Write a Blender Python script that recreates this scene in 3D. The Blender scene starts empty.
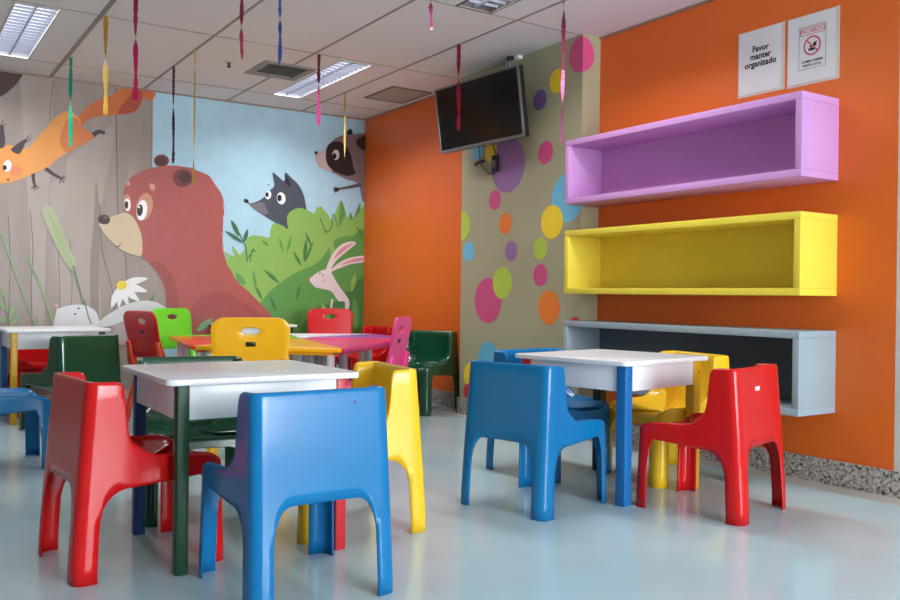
import bpy, bmesh, math, random
from mathutils import Vector, Matrix
random.seed(7)
PI = math.pi
scene = bpy.context.scene
COL = scene.collection

# ------------------------------------------------------------------ camera model
F_PX, YAW, PITCH, ROLL, CAM_H = 871.0, .58256, .00487, .01153, 0.95
_cy, _sy, _cp, _sp = math.cos(YAW), math.sin(YAW), math.cos(PITCH), math.sin(PITCH)
FWD = Vector((_sy*_cp, _cy*_cp, -_sp))
_r = Vector((_cy, -_sy, 0)); _u = _r.cross(FWD)
RGT = _r*math.cos(ROLL) + _u*math.sin(ROLL)
UPV = -_r*math.sin(ROLL) + _u*math.cos(ROLL)
EYE = Vector((0, 0, CAM_H))

WALL_X, COLUMN_X, MURAL_Y, CEIL = 4.11, 3.95, 7.83, 2.72

# ------------------------------------------------------------------ materials
def lin(c):
    out = []
    for v in c[:3]:
        v /= 255.0
        out.append(v/12.92 if v <= .04045 else ((v+.055)/1.055)**2.4)
    return tuple(out) + (1.0,)

_mats = {}
def mat(name, rgb, rough=.5, spec=.5, var=.04, scale=6.0, bump=0.0, bscale=60.0, coat=0.0, metal=0.0, stretch=None):
    if name in _mats: return _mats[name]
    m = bpy.data.materials.new(name); m.use_nodes = True
    nt = m.node_tree; b = nt.nodes['Principled BSDF']
    b.inputs['Roughness'].default_value = rough
    b.inputs['Specular IOR Level'].default_value = spec
    b.inputs['Metallic'].default_value = metal
    b.inputs['Coat Weight'].default_value = coat
    b.inputs['Coat Roughness'].default_value = .08
    base = lin(rgb)
    tc = nt.nodes.new('ShaderNodeTexCoord')
    src = tc.outputs['Object']
    if stretch:
        mp = nt.nodes.new('ShaderNodeMapping'); mp.inputs['Scale'].default_value = stretch
        nt.links.new(src, mp.inputs['Vector']); src = mp.outputs['Vector']
    if var > 0:
        nz = nt.nodes.new('ShaderNodeTexNoise'); nz.inputs['Scale'].default_value = scale
        nz.inputs['Detail'].default_value = 4
        nt.links.new(src, nz.inputs['Vector'])
        rp = nt.nodes.new('ShaderNodeValToRGB')
        rp.color_ramp.elements[0].position = .3; rp.color_ramp.elements[1].position = .7
        rp.color_ramp.elements[0].color = tuple(v*(1-var) for v in base[:3]) + (1,)
        rp.color_ramp.elements[1].color = tuple(min(1, v*(1+var)) for v in base[:3]) + (1,)
        nt.links.new(nz.outputs['Fac'], rp.inputs['Fac'])
        nt.links.new(rp.outputs['Color'], b.inputs['Base Color'])
    else:
        b.inputs['Base Color'].default_value = base
    if bump > 0:
        n2 = nt.nodes.new('ShaderNodeTexNoise'); n2.inputs['Scale'].default_value = bscale
        n2.inputs['Detail'].default_value = 3
        nt.links.new(src, n2.inputs['Vector'])
        bp = nt.nodes.new('ShaderNodeBump'); bp.inputs['Strength'].default_value = bump; bp.inputs['Distance'].default_value = .004
        nt.links.new(n2.outputs['Fac'], bp.inputs['Height'])
        nt.links.new(bp.outputs['Normal'], b.inputs['Normal'])
    _mats[name] = m
    return m

def emit(name, rgb, strength):
    m = bpy.data.materials.new(name); m.use_nodes = True
    b = m.node_tree.nodes['Principled BSDF']
    b.inputs['Base Color'].default_value = lin(rgb)
    b.inputs['Emission Color'].default_value = lin(rgb)
    b.inputs['Emission Strength'].default_value = strength
    return m

def granite():
    m = bpy.data.materials.new('granite'); m.use_nodes = True
    nt = m.node_tree; b = nt.nodes['Principled BSDF']; b.inputs['Roughness'].default_value = .35
    tc = nt.nodes.new('ShaderNodeTexCoord')
    v = nt.nodes.new('ShaderNodeTexVoronoi'); v.inputs['Scale'].default_value = 130
    n = nt.nodes.new('ShaderNodeTexNoise'); n.inputs['Scale'].default_value = 62; n.inputs['Detail'].default_value = 6
    nt.links.new(tc.outputs['Object'], v.inputs['Vector']); nt.links.new(tc.outputs['Object'], n.inputs['Vector'])
    r1 = nt.nodes.new('ShaderNodeValToRGB')
    cr = r1.color_ramp
    cr.elements[0].position = .33; cr.elements[0].color = lin((38, 36, 38))
    cr.elements[1].position = .44; cr.elements[1].color = lin((172, 167, 162))
    e = cr.elements.new(.6); e.color = lin((225, 220, 214))
    r2 = nt.nodes.new('ShaderNodeValToRGB')
    r2.color_ramp.elements[0].color = lin((130, 125, 122)); r2.color_ramp.elements[1].color = lin((255, 252, 248))
    nt.links.new(n.outputs['Fac'], r1.inputs['Fac'])
    nt.links.new(v.outputs['Color'], r2.inputs['Fac'])
    mx = nt.nodes.new('ShaderNodeMix'); mx.data_type = 'RGBA'; mx.blend_type = 'MULTIPLY'; mx.inputs['Factor'].default_value = .8
    nt.links.new(r1.outputs['Color'], mx.inputs['A']); nt.links.new(r2.outputs['Color'], mx.inputs['B'])
    nt.links.new(mx.outputs['Result'], b.inputs['Base Color'])
    return m

def floor_mat():
    m = bpy.data.materials.new('floor_vinyl'); m.use_nodes = True
    nt = m.node_tree; b = nt.nodes['Principled BSDF']
    tc = nt.nodes.new('ShaderNodeTexCoord')
    n = nt.nodes.new('ShaderNodeTexNoise'); n.inputs['Scale'].default_value = 2.2; n.inputs['Detail'].default_value = 8
    nt.links.new(tc.outputs['Object'], n.inputs['Vector'])
    r = nt.nodes.new('ShaderNodeValToRGB')
    r.color_ramp.elements[0].position = .3; r.color_ramp.elements[1].position = .7
    r.color_ramp.elements[0].color = lin((180, 203, 209)); r.color_ramp.elements[1].color = lin((190, 212, 217))
    nt.links.new(n.outputs['Fac'], r.inputs['Fac'])
    nt.links.new(r.outputs['Color'], b.inputs['Base Color'])
    n2 = nt.nodes.new('ShaderNodeTexNoise'); n2.inputs['Scale'].default_value = 9; n2.inputs['Detail'].default_value = 6
    nt.links.new(tc.outputs['Object'], n2.inputs['Vector'])
    mr = nt.nodes.new('ShaderNodeMapRange'); mr.inputs['To Min'].default_value = .10; mr.inputs['To Max'].default_value = .22
    nt.links.new(n2.outputs['Fac'], mr.inputs['Value']); nt.links.new(mr.outputs['Result'], b.inputs['Roughness'])
    b.inputs['Specular IOR Level'].default_value = .5
    return m

# ------------------------------------------------------------------ mesh helpers
def tag(o, label=None, cat=None, group=None, kind=None):
    if label: o['label'] = label
    if cat: o['category'] = cat
    if group: o['group'] = group
    if kind: o['kind'] = kind
    return o

def empty(name, loc=(0, 0, 0), rz=0.0):
    o = bpy.data.objects.new(name, None); o.empty_display_size = .1
    o.location = loc; o.rotation_euler = (0, 0, rz); COL.objects.link(o)
    return o

def smooth_by_angle(me, ang=35):
    bm = bmesh.new(); bm.from_mesh(me)
    for f in bm.faces: f.smooth = True
    lim = math.radians(ang)
    for e in bm.edges:
        e.smooth = not (len(e.link_faces) == 2 and e.calc_face_angle(0) > lim) and len(e.link_faces) == 2
    bm.to_mesh(me); bm.free()

class MB:
    def __init__(s): s.bm = bmesh.new()
    def box(s, a, b, bevel=0.0, seg=2, M=None):
        c = [(a[i]+b[i])/2 for i in range(3)]; d = [abs(b[i]-a[i]) for i in range(3)]
        r = bmesh.ops.create_cube(s.bm, size=1.0)
        vs = r['verts']
        for v in vs: v.co = Vector((c[0]+v.co.x*d[0], c[1]+v.co.y*d[1], c[2]+v.co.z*d[2]))
        if bevel > 0:
            es = list({e for v in vs for e in v.link_edges})
            r2 = bmesh.ops.bevel(s.bm, geom=es, offset=bevel, segments=seg, profile=.5, affect='EDGES')
            vs = [v for v in set(list(r2['verts']) + [v for v in vs if v.is_valid])]
        if M is not None:
            for v in vs: v.co = M @ v.co
        return s
    def tube(s, pts, r, n=10, cap=True):
        pts = [Vector(p) for p in pts]
        rs = r if isinstance(r, (list, tuple)) else [r]*len(pts)
        rings = []
        t0 = (pts[1]-pts[0]).normalized()
        a = Vector((0, 0, 1)) if abs(t0.z) < .9 else Vector((1, 0, 0))
        u = t0.cross(a).normalized()
        for i, p in enumerate(pts):
            t = (pts[min(i+1, len(pts)-1)] - pts[max(i-1, 0)]).normalized()
            u = (u - t*u.dot(t)).normalized(); w = t.cross(u)
            rings.append([s.bm.verts.new(p + (u*math.cos(2*PI*k/n) + w*math.sin(2*PI*k/n))*rs[i]) for k in range(n)])
        for i in range(len(rings)-1):
            for k in range(n):
                s.bm.faces.new((rings[i][k], rings[i][(k+1) % n], rings[i+1][(k+1) % n], rings[i+1][k]))
        if cap:
            s.bm.faces.new(rings[0][::-1]); s.bm.faces.new(rings[-1])
        return s
    def prism(s, poly, z0, z1, bevel=0.0):
        """poly: xy outline, extruded from z0 to z1"""
        lo = [s.bm.verts.new((x, y, z0)) for x, y in poly]; hi = [s.bm.verts.new((x, y, z1)) for x, y in poly]
        n = len(poly)
        fs = [s.bm.faces.new(lo[::-1]), s.bm.faces.new(hi)]
        for k in range(n): fs.append(s.bm.faces.new((lo[k], lo[(k+1) % n], hi[(k+1) % n], hi[k])))
        bmesh.ops.recalc_face_normals(s.bm, faces=fs)
        if bevel > 0:
            es = list(fs[0].edges) + list(fs[1].edges)
            bmesh.ops.bevel(s.bm, geom=es, offset=bevel, segments=2, profile=.5, affect='EDGES')
        return s
    def build(s, name, material, parent=None, smooth=35, M=None):
        if M is not None: s.bm.transform(M)
        bmesh.ops.recalc_face_normals(s.bm, faces=s.bm.faces)
        me = bpy.data.meshes.new(name); s.bm.to_mesh(me); s.bm.free()
        mats = material if isinstance(material, (list, tuple)) else [material]
        for m in mats: me.materials.append(m)
        if smooth: smooth_by_angle(me, smooth)
        o = bpy.data.objects.new(name, me); COL.objects.link(o)
        if parent: o.parent = parent
        return o

def rrect(cx, cy, w, d, r, n=5):
    pts = []
    for (sx, sy, a0) in ((1, 1, 0), (-1, 1, 90), (-1, -1, 180), (1, -1, 270)):
        for k in range(n+1):
            a = math.radians(a0 + 90*k/n)
            pts.append((cx + sx*(w/2-r) + r*math.cos(a), cy + sy*(d/2-r) + r*math.sin(a)))
    return pts

def kids(o): return [c for c in bpy.data.objects if c.parent == o]
def copy_tree(o, parent=None, remap=None):
    c = o.copy(); COL.objects.link(c)
    if parent: c.parent = parent
    if remap and c.type == 'MESH':
        for sl in c.material_slots:
            if sl.material and sl.material.name in remap:
                sl.link = 'OBJECT'; sl.material = remap[sl.material.name]
    for ch in kids(o): copy_tree(ch, c, remap)
    return c

# ------------------------------------------------------------------ palette
M = {
 'red': mat('red_fibreglass', (200, 20, 22), .2, spec=.3, coat=.08, bump=.06, bscale=40),
 'blue': mat('blue_fibreglass', (12, 110, 166), .2, spec=.3, coat=.08, bump=.06, bscale=40),
 'green': mat('green_fibreglass', (14, 74, 46), .18, coat=.6, bump=.06, bscale=40),
 'yellow': mat('yellow_fibreglass', (238, 190, 40), .2, spec=.3, coat=.08, bump=.06, bscale=40),
 'white_lam': mat('white_laminate', (232, 230, 232), .28, var=.015),
 'leg_green': mat('green_paint', (20, 62, 36), .4, spec=.3), 'leg_blue': mat('blue_paint', (26, 104, 166), .4, spec=.3),
 'leg_navy': mat('navy_paint', (22, 56, 104), .4, spec=.3), 'leg_red': mat('red_paint', (190, 30, 38), .4),
 'leg_yellow': mat('yellow_paint', (226, 170, 20), .4), 'leg_dark': mat('dark_green_paint', (28, 40, 30), .4),
 'screw': mat('screw_steel', (60, 60, 58), .4, metal=.6, var=0),
 'p_red': mat('red_plastic', (206, 22, 26), .32, coat=.2), 'p_yellow': mat('yellow_plastic', (244, 176, 8), .35, coat=.2),
 'p_lime': mat('lime_plastic', (110, 205, 50), .35, coat=.2), 'p_pink': mat('pink_plastic', (228, 60, 128), .35, coat=.2),
 'p_purple': mat('purple_plastic', (130, 90, 190), .3, coat=.2), 'p_orange': mat('orange_red_plastic', (226, 66, 24), .3, coat=.3),
 'p_white': mat('white_plastic', (225, 225, 228), .3), 'p_grey': mat('grey_plastic', (150, 150, 158), .35),
 'black': mat('black_plastic', (20, 20, 21), .35, var=0),
 'dark_hole': mat('dark_duct', (14, 14, 14), .8, var=0),
}

# ------------------------------------------------------------------ room shell
orange = mat('orange_wall_paint', (230, 107, 36), .36, spec=.42, var=.02, scale=3, bump=.05, bscale=120)
grey_wall = mat('grey_wall_paint', (205, 200, 194), .5, var=.02, scale=3)
dull_wall = mat('beige_wall_paint', (158, 152, 144), .7, var=.02, scale=3)
white_wall = mat('white_wall_paint', (222, 220, 214), .6, var=.02, scale=3)
olive = mat('olive_wall_paint', (166, 161, 130), .45, var=.02, scale=3, bump=.05, bscale=120)
gran = granite()
def struct(name, mb, m, smooth=0):
    return tag(mb.build(name, m, None, smooth), kind='structure')
XL, YB = -2.6, -4.6
struct('floor', MB().box((XL, YB, -.1), (WALL_X+.15, MURAL_Y+.15, 0)), floor_mat())
struct('wall_back', MB().box((XL, MURAL_Y, 0), (WALL_X+.15, MURAL_Y+.15, CEIL+.2)), white_wall)
struct('wall_right', MB().box((WALL_X, 2.325, 0), (WALL_X+.15, MURAL_Y, CEIL+.2)), orange)
struct('wall_right_near', MB().box((WALL_X, YB, 0), (WALL_X+.15, 2.325, CEIL+.2)), grey_wall)
struct('wall_left', MB().box((XL-.15, YB, 0), (XL, MURAL_Y+.15, CEIL+.2)), dull_wall)
# wall behind the viewer, pierced by a wide window
WX0, WX1, WZ0, WZ1 = 1.0, 4.05, .35, 2.5
struct('wall_front', MB().box((XL-.15, YB-.15, 0), (WALL_X+.15, YB, WZ0)).box((XL-.15, YB-.15, WZ1), (WALL_X+.15, YB, CEIL+.2))
       .box((XL-.15, YB-.15, WZ0), (WX0, YB, WZ1)).box((WX1, YB-.15, WZ0), (WALL_X+.15, YB, WZ1)), dull_wall)
wf = MB()
for x in (WX0, WX0+1.02, WX0+2.03, WX1): wf.box((x-.025, YB-.10, WZ0), (x+.025, YB-.04, WZ1))
for z in (WZ0, WZ1): wf.box((WX0, YB-.10, z-.025), (WX1, YB-.04, z+.025))
struct('window_1', wf, mat('window_aluminium', (190, 192, 194), .35, metal=.6))

struct('column', MB().box((COLUMN_X, 4.41, 0), (WALL_X, 5.84, CEIL+.02)), olive)

# ceiling: slab cut around recessed fixtures
LAMP_W = 12.0
LIGHTS = [(.690, .962, 5.915, 7.33), (2.915, 3.185, 5.95, 7.335), (2.935, 3.20, 3.02, 4.43)]
VENT = (2.45, 2.88, 6.30, 6.75)
HATCH = (3.635, 4.035, 6.435, 6.955)
holes = LIGHTS + [VENT]
xs = sorted({XL, WALL_X} | {h[0] for h in holes} | {h[1] for h in holes})
ys = sorted({YB, MURAL_Y} | {h[2] for h in holes} | {h[3] for h in holes})
cm = MB()
for i in range(len(xs)-1):
    for j in range(len(ys)-1):
        cx, cy_ = (xs[i]+xs[i+1])/2, (ys[j]+ys[j+1])/2
        if any(h[0] < cx < h[1] and h[2] < cy_ < h[3] for h in holes): continue
        cm.box((xs[i], ys[j], CEIL), (xs[i+1], ys[j+1], CEIL+.02))
struct('ceiling', cm, mat('ceiling_tile', (222, 222, 222), .75, var=.02, scale=1.4, bump=.05, bscale=150))
struct('ceiling_slab', MB().box((XL-.15, YB-.15, CEIL+.2), (WALL_X+.15, MURAL_Y+.15, CEIL+.3)), mat('concrete', (120, 118, 114), .8))
gm = MB()
def gbar(x0, y0, x1, y1, w, h=.004):
    # split where fixtures interrupt the bar
    if abs(x0-x1) < 1e-6:
        cuts = sorted([(h_[2], h_[3]) for h_ in holes if h_[0]-w < x0 < h_[1]+w]); a = y0
        for c0, c1 in cuts + [(y1, y1)]:
            if c0 > a+.01: gm.box((x0-w/2, a, CEIL-h), (x0+w/2, c0, CEIL+.002))
            a = max(a, c1)
    else:
        cuts = sorted([(h_[0], h_[1]) for h_ in holes if h_[2]-.005 < y0 < h_[3]+.005]); a = x0
        for c0, c1 in cuts + [(x1, x1)]:
            if c0 > a+.01: gm.box((a, y0-w/2, CEIL-h), (c0, y0+w/2, CEIL+.002))
            a = max(a, c1)
for k, x in enumerate((-1.79, -1.045, -.30, .445, 1.19, 1.93, 2.678, 3.415)): gbar(x, YB, x, MURAL_Y, .030 if k == 4 else .017)
for y in (-4.3, -2.86, -1.4, .06, 1.51, 2.975, 4.438, 5.905, 7.345): gbar(XL, y, WALL_X, y, .010, .003)
struct('trim_1', gm, mat('ceiling_rail', (150, 145, 138), .6, var=.02))
# shadow gap moulding where ceiling meets the walls
struct('trim_2', MB().box((WALL_X-.014, 2.325, CEIL-.014), (WALL_X, 4.41, CEIL)).box((WALL_X-.014, 5.84, CEIL-.012), (WALL_X, MURAL_Y, CEIL))
       .box((XL, MURAL_Y-.014, CEIL-.012), (WALL_X-.014, MURAL_Y, CEIL)), mat('wall_moulding', (150, 128, 110), .6))

# granite baseboards and pale floor border
struct('baseboard_right', MB().box((WALL_X-.018, YB, 0), (WALL_X, 4.392, .13), .003).box((WALL_X-.018, 5.858, 0), (WALL_X, MURAL_Y, .13), .003), gran)
struct('baseboard_column', MB().box((COLUMN_X-.018, 4.392, 0), (COLUMN_X, 5.858, .13), .003).box((COLUMN_X-.018, 4.392, 0), (WALL_X, 4.41, .13), .003)
       .box((COLUMN_X-.018, 5.84, 0), (WALL_X, 5.858, .13), .003), gran)
struct('baseboard_back', MB().box((XL, MURAL_Y-.018, 0), (WALL_X, MURAL_Y, .09), .003), gran)
struct('trim_3', MB().box((COLUMN_X+.01, YB, 0), (WALL_X-.018, 4.39, .003)).box((COLUMN_X-.13, 4.30, 0), (COLUMN_X-.018, 5.95, .003)), mat('floor_border', (190, 184, 174), .4))

# ------------------------------------------------------------------ flat wall art helpers
def catmull(pts, n=5, closed=True):
    out = []; N = len(pts)
    for i in range(N if closed else N-1):
        p = [pts[(i+k-1) % N] if closed else pts[max(0, min(N-1, i+k-1))] for k in range(4)]
        for k in range(n):
            t = k/n
            out.append(tuple(.5*((2*p[1][d]) + (-p[0][d]+p[2][d])*t + (2*p[0][d]-5*p[1][d]+4*p[2][d]-p[3][d])*t*t
                        + (-p[0][d]+3*p[1][d]-3*p[2][d]+p[3][d])*t**3) for d in range(2)))
    if not closed: out.append(tuple(pts[-1]))
    return out
def ell(cx, cy, rx, ry, rot=0, n=28):
    c, s = math.cos(math.radians(rot)), math.sin(math.radians(rot))
    return [(cx + rx*math.cos(a)*c - ry*math.sin(a)*s, cy + rx*math.cos(a)*s + ry*math.sin(a)*c) for a in [2*PI*k/n for k in range(n)]]
def leaf(x0, y0, x1, y1, w):
    dx, dy = x1-x0, y1-y0; L = math.hypot(dx, dy); nx, ny = -dy/L, dx/L
    prof = [(0, 0), (.2, .7), (.5, 1), (.8, .6), (1, 0)]
    pts = [(x0+dx*t+nx*w/2*k, y0+dy*t+ny*w/2*k) for t, k in prof] + [(x0+dx*t-nx*w/2*k, y0+dy*t-ny*w/2*k) for t, k in prof[-2:0:-1]]
    return catmull(pts, 3)
def stroke(pts, w0, w1=None, n=5):
    w1 = w0 if w1 is None else w1
    c = catmull(pts, n, False); N = len(c); a, b = [], []
    for i, p in enumerate(c):
        q, r = c[max(0, i-1)], c[min(N-1, i+1)]
        dx, dy = r[0]-q[0], r[1]-q[1]; L = math.hypot(dx, dy) or 1
        w = (w0 + (w1-w0)*i/(N-1))/2
        a.append((p[0]-dy/L*w, p[1]+dx/L*w)); b.append((p[0]+dy/L*w, p[1]-dx/L*w))
    return a + b[::-1]
def on_mural(p):
    """photo position of a painted outline -> metres on the flat back wall (x, z)"""
    d = FWD + RGT*((p[0]-450)/F_PX) - UPV*((p[1]-300)/F_PX)
    t = MURAL_Y/d.y
    return d.x*t, CAM_H + d.z*t
mural_mats = {}
def art(rgb):
    k = tuple(rgb)
    if k not in mural_mats: mural_mats[k] = mat('mural_ink_%02x%02x%02x' % k, rgb, .42, spec=.4, var=.035, scale=9)
    return mural_mats[k]
ART_LAYER = [0]
def paint(name, polys, parent, label=None, extra=None):
    """polys: [(rgb or material, outline in photo space)], stacked in printing order, clipped to the wall"""
    bm = bmesh.new(); mats = []
    for colr, pts in polys:
        ART_LAYER[0] += 1
        y = MURAL_Y - .0016 - ART_LAYER[0]*.00006
        w = [on_mural(p) for p in pts]
        w = [(min(x, WALL_X-.002), max(.095, min(z, CEIL-.014))) for x, z in w]
        cl = [w[i] for i in range(len(w)) if math.dist(w[i], w[i-1]) > 2e-4]
        if len(cl) < 3: continue
        m = colr if not isinstance(colr, tuple) else art(colr)
        if m not in mats: mats.append(m)
        f = bm.faces.new([bm.verts.new((x, y, z)) for x, z in cl]); f.material_index = mats.index(m)
        f.normal_update()
        if f.normal.y > 0: f.normal_flip()
    bmesh.ops.triangulate(bm, faces=bm.faces)
    me = bpy.data.meshes.new(name); bm.to_mesh(me); bm.free()
    for m in mats: me.materials.append(m)
    o = bpy.data.objects.new(name, me); COL.objects.link(o); o.parent = parent
    if label: o['label'] = label
    return o

mural = empty('wall_mural', (0, 0, 0))
tag(mural, 'printed forest mural with cartoon animals covering the back wall', 'mural')
bark = mat('mural_bark', (152, 138, 129), .42, spec=.4, var=.10, scale=1.0, stretch=(9, 1, 1.1))
SKYX = on_mural((152, 200))[0]
mb = MB(); mb.box((XL+.02, MURAL_Y-.0015, .092), (SKYX, MURAL_Y-.0002, CEIL-.013)); mb.build('painted_tree_trunk', bark, mural, 0)
mb = MB(); mb.box((SKYX, MURAL_Y-.0015, .092), (WALL_X-.001, MURAL_Y-.0002, CEIL-.013)); mb.build('painted_sky', art((168, 206, 222)), mural, 0)
# bark grooves and pale patches
pale = (166, 152, 143); groove = (108, 96, 90)
paint('painted_bark', [
 (pale, catmull([(113, 126), (95, 137), (79, 149), (67, 160), (65, 175), (52, 184), (50, 200), (53, 240), (60, 300), (64, 345), (100, 345), (98, 250), (104, 190), (112, 150)], 4)),
 (pale, [(20, 72), (54, 78), (52, 130), (50, 180), (46, 240), (44, 345), (34, 345), (30, 230), (24, 150)]),
 ((138, 124, 116), catmull([(96, 180), (94, 220), (90, 270), (92, 340), (98, 340), (99, 270), (100, 220)], 4)),
 (bark, [(150, 250), (158, 262), (164, 280), (167, 300), (168, 345), (150, 345)]), (groove, stroke([(53, 80), (50, 112), (51, 126)], 1.0, .5)), (groove, stroke([(116, 88), (117, 170), (119, 230), (126, 262), (126, 345)], 1.2, 1.0)),
 (groove, stroke([(30, 210), (33, 250), (31, 290), (33, 345)], .9)), (groove, stroke([(100, 205), (102, 250), (112, 290), (116, 340)], 1.2, .6)),
 (groove, stroke([(58, 250), (60, 300), (59, 345)], .7)), (groove, stroke([(8, 215), (10, 260), (8, 330)], .8)), (groove, stroke([(70, 240), (72, 290), (68, 340)], .6)),
 ((142, 129, 121), [(150.2, 86), (152, 86), (152, 200), (150.2, 200)]),
], mural)
paint('painted_leaf_cluster', [((66, 40, 32), catmull([(-16, 68), (0, 69), (22, 71.5), (18, 82), (9, 91), (0, 97), (-16, 104)], 5))], mural)
# fox leaping across the bark
fo, fo2, fd = (226, 150, 70), (200, 104, 40), (62, 44, 46)
paint('painted_fox', [
 (fd, stroke([(33, 171), (33.5, 180), (35, 187)], 4.2, 2.2)), (fd, stroke([(35, 185), (31, 189)], 1)), (fd, stroke([(35, 185), (34, 190.5)], 1)), (fd, stroke([(35, 185), (37, 190)], 1)), (fd, stroke([(35, 185), (39.5, 188)], 1)),
 (fd, stroke([(45, 168), (53, 174), (62, 179)], 4.2, 2.2)), (fd, stroke([(61, 178), (65.5, 176)], 1)), (fd, stroke([(61, 178), (66, 179)], 1)), (fd, stroke([(61, 178), (64, 182.5)], 1)), (fd, stroke([(61, 178), (60, 183)], 1)),
 (fd, stroke([(92, 136), (98, 132), (105, 133)], 5.5, 3)),
 (fo2, catmull([(78, 124), (79, 116), (88, 106), (100, 99), (112, 95), (122, 88), (129, 86), (141, 88), (141, 104), (134, 112), (120, 114.5), (96, 117), (85, 122.5), (80, 130)], 5)),
 ((168, 66, 34), catmull([(128, 98), (136, 88), (143, 88), (142, 100), (135, 111), (122, 114), (118, 111)], 5)),
 ((204, 98, 38), catmull([(141, 87), (152, 87.5), (155.5, 91), (154, 98), (149, 100.5), (144, 97)], 5)),
 (fo, catmull([(-16, 152), (0, 146), (12, 145.5), (25, 149), (34, 142), (45, 129), (55, 118), (68, 111), (79, 118), (82, 127), (93, 135), (92, 139), (80, 146), (60, 157), (48, 167), (32, 174), (16, 181), (0, 184), (-16, 185)], 5)),
 ((210, 118, 54), catmull([(66, 120), (76, 118), (82, 127), (93, 135), (92, 139), (80, 146), (66, 152), (60, 140)], 5)),
 ((224, 130, 78), ell(16, 171, 6.5, 5.5)),
 (fd, catmull([(-3, 147), (-2, 128), (2, 125), (4, 130), (4.8, 146)], 4)), (fd, stroke([(1, 128), (3, 120)], 1, .5)), (fd, stroke([(2, 128), (6, 123)], 1, .5)), (fd, stroke([(0, 128), (-2, 121)], 1, .5)),
 (fd, catmull([(11, 150), (17, 144), (26, 139), (24, 146), (19, 154)], 4)), (fd, stroke([(24, 141), (31, 134)], 1, .5)), (fd, stroke([(24, 142), (32, 137.5)], 1, .5)), (fd, stroke([(24, 143), (31, 140)], 1, .5)),
 ((240, 240, 240), ell(7.4, 166, 3.9, 5.8, 8)), ((24, 20, 20), ell(4.7, 167.6, 2.1, 2.5)), ((120, 70, 50), ell(8, 179.6, 1.2, 1.2)),
], mural)
# bush, reeds
bush, bush2, bush3, sage = (136, 178, 88), (92, 150, 74), (66, 122, 62), (60, 104, 72)
paint('painted_grass', [
 (bush, leaf(333, 250, 341, 200, 10)), (bush2, leaf(345, 250, 341.5, 201, 9)), (bush, leaf(322, 240, 317, 207, 9)), (bush2, leaf(350, 250, 360, 203, 8)), (bush, leaf(362, 250, 365, 211, 8)), (bush2, leaf(354, 250, 350, 212, 8)),
 (bush, catmull([(300, 245), (317, 209), (324, 210), (330, 218), (335, 224), (340, 226), (345, 216), (352, 220), (358, 214), (368, 214), (368, 345), (300, 345)], 4)),
], mural)
paint('painted_wolf', [
 ((70, 78, 88), catmull([(246, 200), (249, 203.5), (258, 201), (265, 196), (270, 190), (274, 186), (273, 178), (272.5, 172.5), (277.5, 176), (284, 181), (285, 172.5), (291.5, 178), (298.5, 185), (303.5, 195), (305.5, 205), (306, 212), (300, 222), (287.5, 229), (276.5, 223.5), (265, 216.5), (255, 210), (248, 203.5)], 4)),
 ((112, 110, 116), catmull([(246, 201), (252, 204), (262, 202), (266, 208), (268, 214), (262, 214), (254, 209)], 4)),
 ((30, 34, 42), catmull([(285.5, 176), (289, 180), (290, 186), (286, 184)], 3)),
 ((18, 18, 22), ell(246, 201, 2.7, 1.9, 30)), ((232, 236, 240), ell(268, 195, 3.1, 4.3, 10)), ((14, 14, 18), ell(266.8, 194.7, 1.7, 2.4)),
 ((232, 236, 240), ell(281, 198.4, 4.3, 6.1, -8)), ((14, 14, 18), ell(279.3, 198, 2.2, 3.3)), ((36, 36, 42), ell(266.8, 215.3, .8, .6)), ((50, 56, 66), ell(268, 185, .9, .6)),
], mural)
paint('painted_bush', [
 (bush, catmull([(215, 290), (222, 262), (230, 258), (243, 252), (245, 243), (247.5, 238), (253, 235.3), (261, 236), (269, 237.5), (270.5, 229), (274, 223), (283, 226), (287.6, 229), (286.8, 217), (291.7, 210.5), (300, 208), (310, 211.7), (318, 218), (323, 228), (327, 240), (345, 262), (352, 345), (215, 345)], 4)),
 (bush2, catmull([(235, 345), (262, 300), (290, 276), (318, 262), (335, 240), (352, 236), (368, 236), (368, 345)], 5)),
 (bush3, catmull([(300, 345), (312, 310), (335, 302), (352, 285), (368, 280), (368, 345)], 5)),
 (bush2, leaf(268, 246, 262, 240, 3)), (bush3, leaf(301, 266, 293, 251, 3)), (bush3, leaf(304, 262, 306, 239, 4)), (bush3, leaf(305, 262, 313, 241, 2.5)), (bush3, leaf(279, 283, 264, 270, 4)), (bush3, stroke([(250, 262), (252, 250), (256, 252)], 1)),
 (bush2, leaf(245, 285, 235, 273, 7)), (bush3, stroke([(325, 232), (331, 228), (333, 214), (338, 228)], 1.2, .8)), (bush3, stroke([(320, 218), (326, 234)], 1.2)), (bush3, stroke([(357, 228), (363, 238)], 1.5)),
 (bush, leaf(334, 265, 331, 240, 6)), (bush2, leaf(349, 292, 339, 271, 8)), (bush, leaf(351, 292, 355, 273, 5)), (bush2, leaf(312, 318, 303, 292, 6)), (bush, leaf(330, 330, 322, 303, 7)), (bush2, leaf(356, 330, 354, 298, 7)),
 (bush3, leaf(262, 300, 254, 284, 3)), (bush3, leaf(276, 312, 270, 296, 3)), (bush2, leaf(287, 252, 291, 236, 3)), (bush2, leaf(283, 252, 279, 238, 2.5)), (bush3, leaf(311, 246, 305, 232, 2.5)), (bush2, leaf(256, 292, 253, 270, 3)), (bush3, leaf(296, 300, 300, 284, 3)), (sage, stroke([(247, 262), (245, 246), (236, 228)], 1.2)), (sage, leaf(239, 236, 231, 220, 4.5)), (sage, leaf(243, 243, 225, 231, 4)), (sage, leaf(244, 242, 247.5, 229, 4)), (bush, leaf(241, 264, 232, 246, 4)), (bush, leaf(238, 264, 224, 252, 4)), (bush3, stroke([(248, 258), (254, 249)], 1.4)),
], mural)
br, br2, br3 = (166, 80, 74), (110, 44, 44), (70, 26, 30)
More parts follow.
